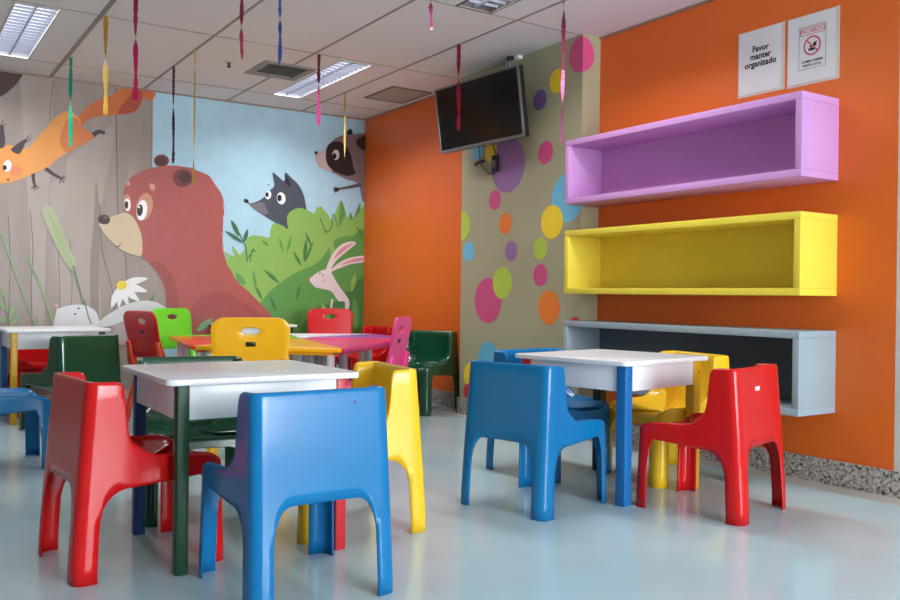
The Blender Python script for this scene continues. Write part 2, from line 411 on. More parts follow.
jag = []
edge = [(208, 175.5), (217, 187), (222.5, 198), (223.2, 218), (222.5, 238), (224, 255), (229, 269), (240, 284), (256.5, 300), (276, 320), (290, 336)]
ce = catmull(edge, 4, False)
for i, p in enumerate(ce): jag.append((p[0] + random.uniform(-.5, .9), p[1] + random.uniform(-.6, .6)))
paint('painted_bear', [
 (br2, ell(161.3, 160.8, 7.6, 6.3)), (br3, ell(160.5, 161.5, 5, 4.4)),
 (br, catmull([(140, 256), (134, 240), (125, 214), (123.5, 200), (123.6, 192), (126, 184), (132, 177), (143, 171), (156, 167), (174, 165.6), (191, 168)], 4, False) + jag
   + [(296, 345), (150, 345), (168, 320)] + catmull([(168, 320), (166.5, 306), (165, 290), (158, 274), (149, 263), (141, 256)], 4, False)),
 ((152, 71, 65), catmull([(183, 345), (187, 318), (200, 298), (222, 292), (248, 305), (275, 326), (290, 345)], 5)),
 ((150, 70, 64), catmull([(150, 264), (160, 275), (166, 290), (167, 320), (176, 320), (178, 296), (172, 276), (160, 262)], 5)),
 (br2, ell(182.5, 178, 9.7, 9.3)), (br3, ell(184.5, 177.5, 6.2, 6)),
 *[(fur, stroke([(x, y), (x+dx, y+dy)], .9, .4, 2)) for fur, x, y, dx, dy in [((146, 66, 62), 180, 196, 2, 4), ((146, 66, 62), 200, 206, 1, 5), ((146, 66, 62), 172, 226, 2, 4), ((146, 66, 62), 208, 240, 1, 5), ((146, 66, 62), 188, 262, 2, 5), ((186, 100, 92), 214, 196, 2, 4), ((186, 100, 92), 196, 182, 3, 3), ((186, 100, 92), 218, 222, 1, 5), ((186, 100, 92), 190, 236, 2, 4), ((206, 160, 158), 222, 204, 2, 6), ((206, 160, 158), 221.5, 232, 1, 6), ((206, 160, 158), 222, 246, 1.5, 6), ((146, 66, 62), 212, 286, 3, 4), ((146, 66, 62), 198, 276, 2, 4)]], ((196, 140, 110), ell(127, 203, 4.0, 9, -4)), ((196, 140, 110), ell(144.2, 206.8, 8.2, 13.8, 12)),
 ((202, 182, 150), catmull([(99, 224), (103, 220), (108, 218), (118, 214.6), (124, 212.6), (129, 214), (134.7, 219.6), (140, 231), (142.2, 243.5), (141, 256), (134, 255), (125, 252), (115, 245), (105, 235), (100.5, 228)], 4)),
 ((60, 32, 32), ell(104, 219.6, 6, 4.9, 8)), ((110, 84, 80), ell(105.5, 217.5, 2.2, 1.2)), ((80, 50, 44), stroke([(115.5, 247), (118.5, 246.3), (120.5, 244)], .9)),
 ((244, 244, 244), ell(127.2, 204.7, 3.1, 6.3, -3)), ((40, 20, 20), ell(126.2, 205, 1.9, 3.9)), ((244, 244, 244), ell(141.7, 210.3, 5.2, 10.3, 8)), ((40, 20, 20), ell(139.6, 210.3, 3.0, 6, 5)), ((230, 230, 230), ell(138.8, 207, .9, 1.2)),
 ((206, 150, 124), ell(128, 183.7, 2, 2.2)), ((206, 150, 124), ell(152, 187, 2.8, 3.7, -20)),
], mural)
paint('painted_rabbit', [
 ((226, 208, 208), catmull([(325.5, 271), (329, 260), (335, 250), (343, 243.5), (353, 241.3), (355.2, 244), (350, 248.5), (340, 256.7), (333.5, 263.5), (329.5, 271.5)], 4)),
 ((206, 150, 152), catmull([(333, 259), (340, 249), (348, 244.7), (353, 243.3), (346, 249), (338, 255.5)], 4)),
 ((226, 208, 208), catmull([(328.5, 272.5), (337, 264), (348, 258.3), (363, 255.8), (363, 262), (350, 264.2), (337, 269.2)], 4)),
 ((206, 150, 152), catmull([(340, 265), (350, 260), (362, 257.6), (362, 260.6), (351, 262.5)], 4)),
 ((220, 206, 206), catmull([(308.5, 279.5), (315, 274), (320, 271), (326, 269.2), (331, 272.5), (335, 280), (340, 288), (346.5, 296.5), (349, 302), (348, 309), (345, 309), (344, 301.5), (338, 301), (331.5, 292), (323, 289), (315.5, 287.5), (311, 283)], 4)),
 ((212, 196, 196), stroke([(332, 299), (330.5, 308)], 2.2)), ((206, 110, 110), ell(308.7, 279.6, 1.1, 1.3)), ((40, 34, 36), ell(319.5, 273.3, .8, .8)), ((40, 34, 36), ell(322.5, 275.3, .8, .8)), ((222, 188, 190), ell(323, 281, 2.4, 2.2)),
], mural)
paint('painted_raccoon', [
 ((40, 32, 34), catmull([(346, 134), (350, 128.5), (352.4, 135)], 3)),
 ((128, 112, 112), catmull([(314.5, 153), (321, 151.5), (326, 149), (332, 141), (340, 136), (350, 135), (358, 134), (367, 133)], 4, False) + [(367, 202), (362, 202)] + catmull([(362, 202), (360, 190), (357, 183), (347, 179.5), (336, 174.5), (327, 170), (319, 167), (316, 161)], 4, False)),
 ((188, 168, 164), catmull([(314.5, 153), (320, 151.8), (326, 151), (327, 160), (332, 171), (325, 170), (319, 167), (316, 161)], 4)),
 ((40, 30, 30), catmull([(325.5, 153), (327.5, 145.5), (332.5, 142), (340, 142), (347, 148), (351, 157.5), (353, 167.5), (355, 173), (349.5, 176), (342.5, 175), (334, 171.5), (328, 166), (325.8, 160)], 4)),
 ((208, 196, 190), ell(335.4, 155, 3.5, 5.2)), ((24, 18, 18), ell(334, 156.2, 2.0, 3)), ((48, 36, 38), catmull([(355.5, 142), (359.5, 138), (367, 136), (367, 149), (360, 149)], 4)),
 ((20, 18, 20), ell(315.8, 152.9, 1.4, 1.8, 20)), ((92, 80, 82), stroke([(361, 184.5), (350, 187), (338, 189)], 4, 2)), ((40, 34, 38), ell(336, 189.6, 2.8, 2.2)), ((40, 34, 38), stroke([(336, 189), (333, 187)], .9)), ((40, 34, 38), stroke([(336, 190), (333, 191.5)], .9)), ((40, 34, 38), stroke([(336, 190), (335, 193)], .9)),
], mural)
st, st2 = (130, 160, 104), (92, 126, 84)
paint('painted_feather_grass', [
 ((166, 170, 136), catmull([(41, 211), (45, 206), (50, 206), (56, 216), (62, 230), (68, 246), (74, 258), (76, 266), (73, 270), (68, 267), (62, 258), (56, 246), (49, 232)], 4)),
 ((154, 172, 116), catmull([(48, 212), (52, 215), (62, 238), (72, 262), (73, 268), (66, 260), (56, 240)], 4)),
 (st2, stroke([(73, 266), (80, 292), (86, 312), (91, 326)], 1.8, 1.2)),
 (st, stroke([(0, 232), (10, 258), (22, 292), (35, 326)], 2.0, 1.2)), (st, stroke([(27, 258), (38, 280), (54, 326)], 1.2, 2.6)),
 (st, leaf(9, 320, 16, 300, 5)), (st, leaf(8, 312, -2, 300, 4)), (st, leaf(5, 300, 2, 288, 4)), (st, leaf(9, 326, 20, 315, 5)), (st, leaf(6, 322, -4, 318, 4)), (st2, stroke([(9, 330), (6, 310), (3, 296)], .8)), (st, leaf(36, 326, 37, 316, 2)),
], mural)
paint('painted_daisy', [((228, 228, 226), leaf(123, 283, 147.5, 278.5, 7)), ((228, 228, 226), leaf(123, 285, 147, 291.5, 7.5)), ((228, 228, 226), leaf(122, 287, 139, 301, 7.5)), ((228, 228, 226), leaf(121, 287, 128, 306, 6)), ((228, 228, 226), leaf(119, 287, 111, 308, 7)), ((228, 228, 226), leaf(120, 287, 118.5, 308, 6)),
 ((226, 200, 50), ell(121.5, 285.3, 5.3, 4.6, -15)), (st2, leaf(150, 306, 153, 294, 3))], mural)
paint('painted_mouse', [((214, 214, 216), catmull([(56, 340), (56, 311), (60, 308), (68, 305.5), (79, 304.5), (88, 306.5), (95, 311), (98, 318), (100, 340)], 4)), ((200, 160, 168), ell(56.3, 305.8, 1.9, 1.7)), ((30, 30, 32), ell(78.3, 308.4, 1.2, .9)), ((30, 30, 32), ell(74.8, 314, 1.2, .9)), (st2, stroke([(84, 300), (88, 316), (91, 324)], 1.3))], mural)
paint('painted_mushroom', [((168, 152, 150), [(112, 345), (112, 322), (131, 312), (150, 309), (168, 310), (160, 345)]),
 ((206, 206, 206), catmull([(97, 325), (103, 318), (112, 312), (122, 306), (134, 302), (145, 300.6), (155, 302), (163, 306), (168, 309.5), (158, 310.5), (149, 311.5), (140, 313.5), (131, 317), (118, 323), (105, 327)], 4))], mural)
paint('painted_sprig', [((110, 150, 108), leaf(196.5, 331, 212, 318.5, 7))], mural)

# ------------------------------------------------------------------ painted dots on the column
DOT = {'pink': (206, 78, 130), 'yellow': (238, 206, 40), 'purple': (148, 104, 158), 'violet': (120, 84, 140), 'orange': (232, 124, 44), 'blue': (110, 186, 220), 'lime': (176, 202, 72), 'teal': (96, 176, 206), 'red': (200, 50, 64)}
DOTS = [('pink', 4.428, 2.587, .121), ('yellow', 4.667, 2.453, .084), ('violet', 4.857, 2.356, .075), ('pink', 4.788, 1.972, .082), ('purple', 5.226, 1.936, .207), ('pink', 5.385, 1.687, .077), ('orange', 5.249, 1.498, .079), ('blue', 4.547, 1.632, .168), ('yellow', 4.708, 1.475, .119), ('lime', 5.832, 1.515, .117), ('blue', 5.728, 1.305, .08), ('purple', 5.176, 1.289, .075), ('lime', 4.831, 1.294, .078), ('pink', 4.828, 1.105, .078), ('pink', 5.461, .917, .174), ('lime', 5.277, 1.051, .121), ('orange', 4.729, .876, .119), ('teal', 5.446, .458, .139), ('yellow', 5.666, .316, .111), ('red', 5.719, .19, .06), ('blue', 5.619, 2.10, .079), ('yellow', 5.445, 2.062, .077), ('red', 4.454, .755, .061)]
DOTLAB = ['large pink dot at the very top of the olive column, wrapping its edge', 'mustard yellow dot just under the topmost pink dot on the olive column', 'dark violet dot beside the upper right corner of the television', 'pink dot left of the end of the purple shelf', 'big purple dot behind the black power adapter under the television', 'pink dot just below the big purple dot on the column', 'small orange dot below a pink dot at the middle of the olive column', 'large light blue dot half hidden behind the purple shelf end', 'large yellow dot overlapping the big light blue dot', 'lime green dot cut by the far edge of the olive column', 'small light blue dot below the lime dot at the far column edge', 'small lilac dot beneath the orange dot, mid height on the column', 'lime green dot just below the large yellow dot', 'pink dot beside the left end of the yellow shelf', 'large pink dot low on the column, overlapped by a lime dot', 'lime green dot overlapping the large low pink dot', 'large orange dot left of the grey shelf on the column', 'teal blue dot low on the column above the blue chair back', 'yellow dot near the bottom of the column, mostly behind the blue chair', 'small red dot just above the column baseboard', 'light blue dot peeking out under the lower edge of the television', 'small yellow dot under the television beside the power cable', 'red dot peeking out above the grey shelf']
for i, (cn, y, z, r) in enumerate(DOTS):
    bm = bmesh.new(); off = .0008 + i*.0001
    pts = [(y + r*math.cos(2*PI*k/96), z + r*math.sin(2*PI*k/96)) for k in range(96)]
    def clip(pl, keep, lim):
        out = []
        for a, b in zip(pl, pl[1:]+pl[:1]):
            ia, ib = keep(a[0]), keep(b[0])
            if ia: out.append(a)
            if ia != ib:
                t = (lim-a[0])/(b[0]-a[0]); out.append((lim, a[1]+t*(b[1]-a[1])))
        return out
    front = clip(clip(pts, lambda v: v >= 4.41, 4.41), lambda v: v <= 5.84, 5.84)
    side = clip(pts, lambda v: v <= 4.41, 4.41)
    if len(front) > 2: bm.faces.new([bm.verts.new((COLUMN_X-off, a, b)) for a, b in front])
    if y-r < 4.41 and len(side) > 2: bm.faces.new([bm.verts.new((min(COLUMN_X+(4.41-a), WALL_X-.005), 4.41-off, b)) for a, b in side])
    me = bpy.data.meshes.new('wall_dot'); bm.to_mesh(me); bm.free(); me.materials.append(mat('dot_'+cn, DOT[cn], .45, var=.02))
    o = bpy.data.objects.new('wall_dot', me); COL.objects.link(o)
    tag(o, DOTLAB[i], 'painted dot', 'painted dots on the olive column')

# ------------------------------------------------------------------ wall shelves
def shelf(name_col, rgb, back_rgb, z0, z1, lab):
    x0, x1, y0, y1, t = 3.80, WALL_X, 2.637, 4.40, .037
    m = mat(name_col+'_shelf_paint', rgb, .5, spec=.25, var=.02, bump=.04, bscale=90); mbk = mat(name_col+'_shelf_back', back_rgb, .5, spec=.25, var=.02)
    root = empty('wall_shelf', (x1, (y0+y1)/2, z0)); off = Matrix.Translation((-x1, -(y0+y1)/2, -z0))
    MB().box((x0, y0, z1-t), (x1, y1, z1), .0025).build('top_panel', m, root, 35, off)
    MB().box((x0, y0, z0), (x1, y1, z0+t), .0025).build('bottom_panel', m, root, 35, off)
    MB().box((x0, y0, z0+t), (x1, y0+t, z1-t), .0025).build('side_panel', m, root, 35, off)
    MB().box((x0, y1-t, z0+t), (x1, y1, z1-t), .0025).build('side_panel', m, root, 35, off)
    MB().box((x1-.02, y0+t, z0+t), (x1, y1-t, z1-t)).build('back_panel', mbk, root, 0, off)
    tag(root, lab, 'shelf', 'box shelves on the orange wall')
shelf('purple', (198, 144, 198), (194, 138, 192), 1.562, 1.982, 'long open lilac purple box shelf, topmost of three on the orange wall')
shelf('yellow', (228, 206, 72), (222, 198, 66), .971, 1.388, 'long open yellow box shelf, middle of three on the orange wall')
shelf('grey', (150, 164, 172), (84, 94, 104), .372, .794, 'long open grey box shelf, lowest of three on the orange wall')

# ------------------------------------------------------------------ notices
def text_obj(name, body, size, m, parent, y, z, x, bold=0.0, align='CENTER'):
    cu = bpy.data.curves.new(name, 'FONT'); cu.body = body; cu.size = size; cu.align_x = align; cu.align_y = 'CENTER'
    cu.offset = bold; cu.resolution_u = 3; cu.extrude = .0002
    t = bpy.data.objects.new(name, cu); COL.objects.link(t)
    bpy.context.view_layer.update()
    dg = bpy.context.evaluated_depsgraph_get()
    me = bpy.data.meshes.new_from_object(t.evaluated_get(dg)); bpy.data.objects.remove(t)
    # local x -> -Y, local y -> +Z, facing -X
    R = Matrix(((0, 0, -1, x), (-1, 0, 0, y), (0, 1, 0, z), (0, 0, 0, 1)))
    me.transform(R); me.materials.clear(); me.materials.append(m)
    o = bpy.data.objects.new(name, me); COL.objects.link(o); o.parent = parent
    return o
paper = mat('laminated_paper', (226, 224, 224), .3, var=.015, coat=.2)
film = mat('plastic_film', (214, 200, 186), .25, var=.05, scale=30)
ink = mat('black_ink', (40, 38, 40), .5, var=0); pinkink = mat('red_ink', (206, 84, 96), .5, var=0); greyink = mat('grey_ink', (120, 116, 118), .5, var=0)
def notice(y0, y1, z0, z1, lab):
    """y0 is the left edge seen from the room (larger y)"""
    root = empty('paper_notice', (WALL_X, (y0+y1)/2, z0)); off = Matrix.Translation((-WALL_X, -(y0+y1)/2, -z0))
    MB().box((WALL_X-.0018, y1, z0), (WALL_X-.0002, y0, z1)).build('plastic_sleeve', film, root, 0, off)
    MB().box((WALL_X-.0024, y1+.022, z0+.016), (WALL_X-.0016, y0-.006, z1-.004)).build('paper_sheet', paper, root, 0, off)
    tag(root, lab, 'notice', 'notices above the purple shelf')
    return root
n1 = notice(3.267, 2.962, 2.094, 2.462, 'white laminated notice reading Favor manter organizado above purple shelf')
W = lambda body, size, y, z, root, c, bold=0, m=ink, nm='lettering': text_obj(nm, body, size, m, root, y-c[1], z-c[2], -.0028, bold)
c1 = (0, (3.267+2.962)/2, 2.094)
for body, z in (('Favor', 2.352), ('manter', 2.310), ('organizado', 2.268)): W(body, .047, 3.118, z, n1, c1, .0016)
n2 = notice(2.946, 2.640, 2.088, 2.460, 'white laminated notice with red prohibition sign above the purple shelf')
c2 = (0, (2.946+2.640)/2, 2.088)
mb = MB(); X = -.0028
def rect_frame(mb, ya, yb, za, zb, w):
    for a, b in (((ya, za), (yb, za+w)), ((ya, zb-w), (yb, zb)), ((ya, za), (ya+w, zb)), ((yb-w, za), (yb, zb))):
        mb.box((X-.0002, a[0], a[1]), (X+.0002, b[0], b[1]))
yc = 2.795 - c2[1]; zc = 2.285 - c2[2]
rect_frame(mb, yc-.080, yc+.080, zc-.113, zc+.113, .0022); mb.build('printed_border', greyink, n2, 0)
mb = MB(); rect_frame(mb, yc-.074, yc+.074, zc+.066, zc+.106, .003); mb.build('header_border', pinkink, n2, 0)
W('PROIBIDO', .032, 2.795, 2.371, n2, c2, .0002, pinkink, 'header_lettering')
ring = MB()
pts = [(X, yc+.047*math.cos(2*PI*k/40), zc+.006+.047*math.sin(2*PI*k/40)) for k in range(41)]
ring.tube(pts, .0045, 6, False); ring.tube([(X-.001, yc+.033, zc+.006+.033), (X-.001, yc-.033, zc+.006-.033)], .004, 6)
for v in ring.bm.verts: v.co.x = X + (v.co.x-X)*.12 - .0006
ring.build('prohibition_ring', pinkink, n2, 0)
ic = MB()
ic.prism([(-.002, 0), (.002, 0), (.0016, .02), (-.0016, .02)], 0, .0003)
ic.bm.clear()
def flat(polyg):
    vs = [ic.bm.verts.new((X-.0003, yc-a, zc+.006+b)) for a, b in polyg]; ic.bm.faces.new(vs)
flat([(.004, .012), (.028, .020), (.022, -.006), (.008, -.006)]); flat([(-.022, -.026), (.014, -.026), (.014, -.012), (-.022, -.012)]); flat([(-.014, -.010), (-.002, -.010), (-.002, .002), (-.014, .002)])
ic.build('food_and_cup_pictogram', ink, n2, 0)
W('COMER E BEBER', .0175, 2.795, 2.211, n2, c2, .0005, ink); W('NESTE LOCAL', .0175, 2.795, 2.190, n2, c2, .0005, ink)

# ------------------------------------------------------------------ ceiling fixtures
glow = emit('lamp_glow', (236, 240, 255), .9)
alu = mat('louver_aluminium', (150, 152, 160), .4, spec=.4, var=.02)
frame_m = mat('fixture_frame', (196, 194, 190), .45, var=.02); dark_frame = mat('dark_fixture_frame', (70, 64, 58), .5)
LL = ['recessed louvered ceiling light at the upper left over the bark mural', 'recessed louvered ceiling light beside the air vent in front of the mural', 'recessed louvered ceiling light nearest the viewer, above the television']
for i, (x0, x1, y0, y1) in enumerate(LIGHTS):
    cx, cy_ = (x0+x1)/2, (y0+y1)/2
    root = empty('ceiling_light', (cx, cy_, CEIL)); hx, hy = (x1-x0)/2, (y1-y0)/2
    f = MB(); w = .012
    f.box((-hx, -hy, -.004), (-hx+w, hy, .085)).box((hx-w, -hy, -.004), (hx, hy, .085)).box((-hx+w, -hy, -.004), (hx-w, -hy+w, .085)).box((-hx+w, hy-w, -.004), (hx-w, hy, .085)).box((-hx, -hy, .085), (hx, hy, .09))
    f.build('frame', dark_frame if i == 2 else frame_m, root, 0)
    MB().box((-hx+w, -hy+w, .072), (hx-w, hy-w, .078)).build('reflector', glow, root, 0)
    lv = MB(); n = 18
    for k in range(1, n): yy = -hy+w + (2*hy-2*w)*k/n; lv.box((-hx+w, yy-.003, .006), (hx-w, yy+.003, .024))
    lv.box((-.004, -hy+w, .006), (.004, hy-w, .026))
    lv.build('louver', alu, root, 0)
    for sx in (-.5, .5): MB().tube([(sx*hx, -hy+.03, .056), (sx*hx, hy-.03, .056)], .011, 10).build('fluorescent_tube', emit('tube_glow', (240, 244, 255), 1.3), root)
    tag(root, LL[i], 'ceiling light', 'recessed ceiling lights')
x0, x1, y0, y1 = VENT; root = empty('air_vent', ((x0+x1)/2, (y0+y1)/2, CEIL)); hx, hy = (x1-x0)/2, (y1-y0)/2
vm = mat('vent_metal', (138, 134, 126), .5, var=.05)
f = MB(); w = .055
f.box((-hx, -hy, -.008), (-hx+w, hy, .01)).box((hx-w, -hy, -.008), (hx, hy, .01)).box((-hx+w, -hy, -.008), (hx-w, -hy+w, .01)).box((-hx+w, hy-w, -.008), (hx-w, hy, .01)); f.build('frame', vm, root, 0)
MB().box((-hx, -hy, .1), (hx, hy, .11)).box((-hx, -hy, .01), (-hx+.01, hy, .1)).box((hx-.01, -hy, .01), (hx, hy, .1)).box((-hx, -hy, .01), (hx, -hy+.01, .1)).box((-hx, hy-.01, .01), (hx, hy, .1)).build('duct', M['dark_hole'], root, 0)
for k in range(6):
    yy = -hy+.085 + k*.053
    MB().box((-hx+.05, -.024, -.001), (hx-.05, .024, .001)).build('slat', vm, root, 0, Matrix.Translation((0, yy, .02)) @ Matrix.Rotation(math.radians(50), 4, 'X'))
tag(root, 'square metal air vent with dark slats set in the ceiling', 'air vent')
x0, x1, y0, y1 = HATCH; root = empty('ceiling_hatch', ((x0+x1)/2, (y0+y1)/2, CEIL)); hx, hy = (x1-x0)/2, (y1-y0)/2; w = .018
MB().box((-hx, -hy, -.009), (-hx+w, hy, 0)).box((hx-w, -hy, -.009), (hx, hy, 0)).box((-hx+w, -hy, -.009), (hx-w, -hy+w, 0)).box((-hx+w, hy-w, -.009), (hx-w, hy, 0)).build('frame', mat('hatch_frame', (108, 98, 88), .5), root, 0)
MB().box((-hx+w, -hy+w, -.006), (hx-w, hy-w, 0)).build('panel', mat('hatch_panel', (162, 178, 170), .4), root, 0)
tag(root, 'flat grey green square access hatch in the ceiling near the orange wall', 'hatch')
root = empty('sprinkler', (2.243, 6.52, CEIL))
MB().tube([(0, 0, 0), (0, 0, -.006)], .034, 20).build('escutcheon', frame_m, root); MB().tube([(0, 0, -.006), (0, 0, -.03), (0, 0, -.034), (0, 0, -.04)], [.011, .009, .016, .016], 12).build('nozzle', M['screw'], root)
tag(root, 'small ceiling sprinkler head left of the air vent', 'sprinkler')

# ------------------------------------------------------------------ television
TVY, TVZ, TVYAW, TVT, TVW, TVH = 5.311, 2.318, .062, .139, .988, .501
r_ = Vector((math.sin(TVYAW), -math.cos(TVYAW), 0)); n_ = Vector((-math.cos(TVYAW), -math.sin(TVYAW), 0))
u_ = Vector((0, 0, 1))*math.cos(TVT) + n_*math.sin(TVT); nn = r_.cross(u_)
if nn.dot(n_) < 0: nn = -nn
tv = empty('television', (3.72, TVY, TVZ))
tv.rotation_euler = Matrix((r_, u_, nn)).transposed().to_euler()
b = .018
MB().box((-TVW/2, -TVH/2, -.05), (TVW/2, TVH/2, -.004), .006).box((-.3, -.16, -.075), (.3, .16, -.05), .008).build('housing', M['black'], tv)
MB().box((-TVW/2, -TVH/2, -.012), (TVW/2, -TVH/2+b*1.3, .003), .002).box((-TVW/2, TVH/2-b*.7, -.012), (TVW/2, TVH/2, .003), .002).box((-TVW/2, -TVH/2+b*1.3, -.012), (-TVW/2+b*.7, TVH/2-b*.7, .003), .002).box((TVW/2-b, -TVH/2+b*1.3, -.012), (TVW/2, TVH/2-b*.7, .003), .002).build('bezel', mat('tv_bezel_silver', (128, 128, 130), .3, metal=.7, var=.02), tv)
MB().box((-TVW/2+.01, -TVH/2+.02, -.006), (TVW/2-.012, TVH/2-.01, -.001)).build('screen', mat('tv_screen', (7, 10, 13), .14, spec=.35, var=0), tv, 0)
arm = MB(); arm.box((-.12, -.1, -.10), (.12, .1, -.075), .003); arm.box((-.025, -.03, -.15), (.025, .03, -.10)); arm.build('wall_bracket', M['black'], tv)
pl = MB().box((3.87, TVY-.09, TVZ-.11), (COLUMN_X, TVY+.09, TVZ+.13), .004); o = pl.build('bracket_plate', M['black'], tv); o.matrix_parent_inverse = (Matrix.Translation(tv.location) @ tv.rotation_euler.to_matrix().to_4x4()).inverted()
tag(tv, 'black flat television tilted down on the olive column', 'television')
root = empty('power_adapter', (COLUMN_X, 5.364, 1.90))
MB().box((-.035, -.028, -.0), (-.002, .028, .125), .006).build('body', M['black'], root)
MB().box((-.037, -.016, .03), (-.034, .016, .085)).build('sticker', mat('grey_label', (96, 96, 98), .5), root, 0)
tag(root, 'black power adapter hanging on the column under the television', 'power adapter')
cb = MB(); cb.tube(catmull3 := [(COLUMN_X-.03, 5.40, 2.14), (COLUMN_X-.02, 5.385, 2.09), (COLUMN_X-.015, 5.364, 2.035)], .005, 8)
cb.tube([(COLUMN_X-.012, 5.37, 1.902), (COLUMN_X-.012, 5.40, 1.885), (COLUMN_X-.012, 5.46, 1.90), (COLUMN_X-.012, 5.53, 1.95), (COLUMN_X-.012, 5.56, 1.985), (COLUMN_X-.014, 5.57, 2.02), (COLUMN_X-.02, 5.572, 2.10), (COLUMN_X-.03, 5.572, 2.17)], .004, 8)
cb.tube([(COLUMN_X-.014, 5.635, 1.985), (COLUMN_X-.016, 5.58, 2.0), (COLUMN_X-.014, 5.525, 2.0)], .012, 8)
tag(cb.build('power_cable', M['black'], None), 'thin black power cable looped under the television beside the adapter', 'cable')
root = empty('ceiling_socket', (COLUMN_X, 5.13, CEIL))
wp = mat('white_conduit', (214, 210, 204), .4)
MB().box((-.045, -.07, -.028), (-.0, .07, 0), .004).build('socket_box', wp, root)
MB().box((-.02, .07, -.02), (-.002, .105, 0)).box((-.02, .085, -.40), (-.002, .105, -.02)).build('conduit', wp, root)
pg = MB(); pg.box((-.085, -.025, -.032), (-.045, .02, -.005), .005); pg.tube([(-.07, 0, -.03), (-.068, .015, -.07), (-.05, .05, -.13), (-.04, .06, -.2), (-.04, .06, -.26)], .005, 8); pg.build('plug', M['black'], root)
tag(root, 'white ceiling socket with black plug above the television', 'socket')

# ------------------------------------------------------------------ streamers
def streamer(rgbs, x, y, z1, lab, seed, w=.018, gap=None):
    rnd = random.Random(seed); n = 70; L = CEIL - .004 - z1
    bm = bmesh.new(); prev = None; ang = -.6 + rnd.random()*.8
    cum = 0; mats = [mat('foil_%02x%02x%02x' % c, c, .32, coat=.4, var=.05, scale=40) for c in rgbs]
    ph1, ph2 = rnd.random()*6, rnd.random()*6
    for k in range(n+1):
        t = k/n; z = CEIL-.004 - L*t
        ang += .07 + .10*math.sin(t*9+ph1)
        ww = w*.62*(.55 + .45*abs(math.sin(t*7+ph2)))*rnd.uniform(.72, 1.12)
        dx, dy = .004*math.sin(t*5+ph1)*t, .004*math.cos(t*6+ph2)*t
        a = bm.verts.new((dx + ww*math.cos(ang), dy + ww*math.sin(ang), z-z1)); b_ = bm.verts.new((dx - ww*math.cos(ang), dy - ww*math.sin(ang), z-z1))
        if prev:
            f = bm.faces.new((prev[0], prev[1], b_, a)); f.smooth = True
            f.material_index = min(len(mats)-1, int(t*len(mats)))
        prev = (a, b_)
    geom = bmesh.ops.solidify(bm, geom=bm.faces, thickness=.0008)
    # taped end on the ceiling rail
    me = bpy.data.meshes.new('streamer'); bm.to_mesh(me); bm.free()
    for m in mats: me.materials.append(m)
    o = bpy.data.objects.new('streamer', me); o.location = (x, y, z1); COL.objects.link(o)
    tag(o, lab, 'streamer', 'twisted ribbon streamers hanging from the ceiling')
    return o
ST = [([(24, 176, 140)], 1.216, 7.086, 2.041, 'teal green twisted ribbon streamer, leftmost one hanging from the ceiling', .026),
 ([(206, 164, 60), (236, 206, 110)], 1.215, 5.881, 2.082, 'gold yellow ribbon streamer between the teal and the magenta ones', .026),
 ([(176, 30, 84), (226, 44, 116)], 1.267, 5.327, 2.084, 'long magenta ribbon streamer reaching down over the fox tail', .026),
 ([(92, 40, 76)], 1.93, 6.892, 1.963, 'dark purple ribbon streamer hanging above the bear ear', .020),
 ([(232, 196, 104)], 1.93, 6.348, 1.730, 'thin long pale gold streamer hanging beside the bear ear', .015),
 ([(150, 34, 62), (206, 70, 100)], 1.782, 4.963, 2.327, 'crimson ribbon streamer hanging left of the blue one', .022),
 ([(70, 104, 196)], 1.999, 4.914, 2.285, 'blue ribbon streamer hanging in front of the air vent', .022),
 ([(110, 28, 60), (236, 110, 186)], 2.712, 5.909, 2.190, 'maroon to pink streamer hanging in front of the lit ceiling light by the vent', .024),
 ([(206, 166, 70), (238, 206, 120)], 3.415, 6.890, 2.126, 'pale gold streamer hanging over the raccoon face', .018),
 ([(232, 106, 176)], 2.637, 4.238, 2.463, 'short pink streamer hanging from the top edge, left of the television', .024),
 ([(150, 20, 50), (176, 26, 60)], 3.40, 5.084, 2.112, 'dark red streamer hanging in front of the television screen', .026),
 ([(140, 52, 78), (236, 130, 190)], 3.414, 3.985, 1.868, 'rosy pink metallic streamer hanging left of the purple shelf', .022)]
for i, (c, x, y, z, lab, w) in enumerate(ST): streamer(c, x, y, z, lab, 11+i, w)

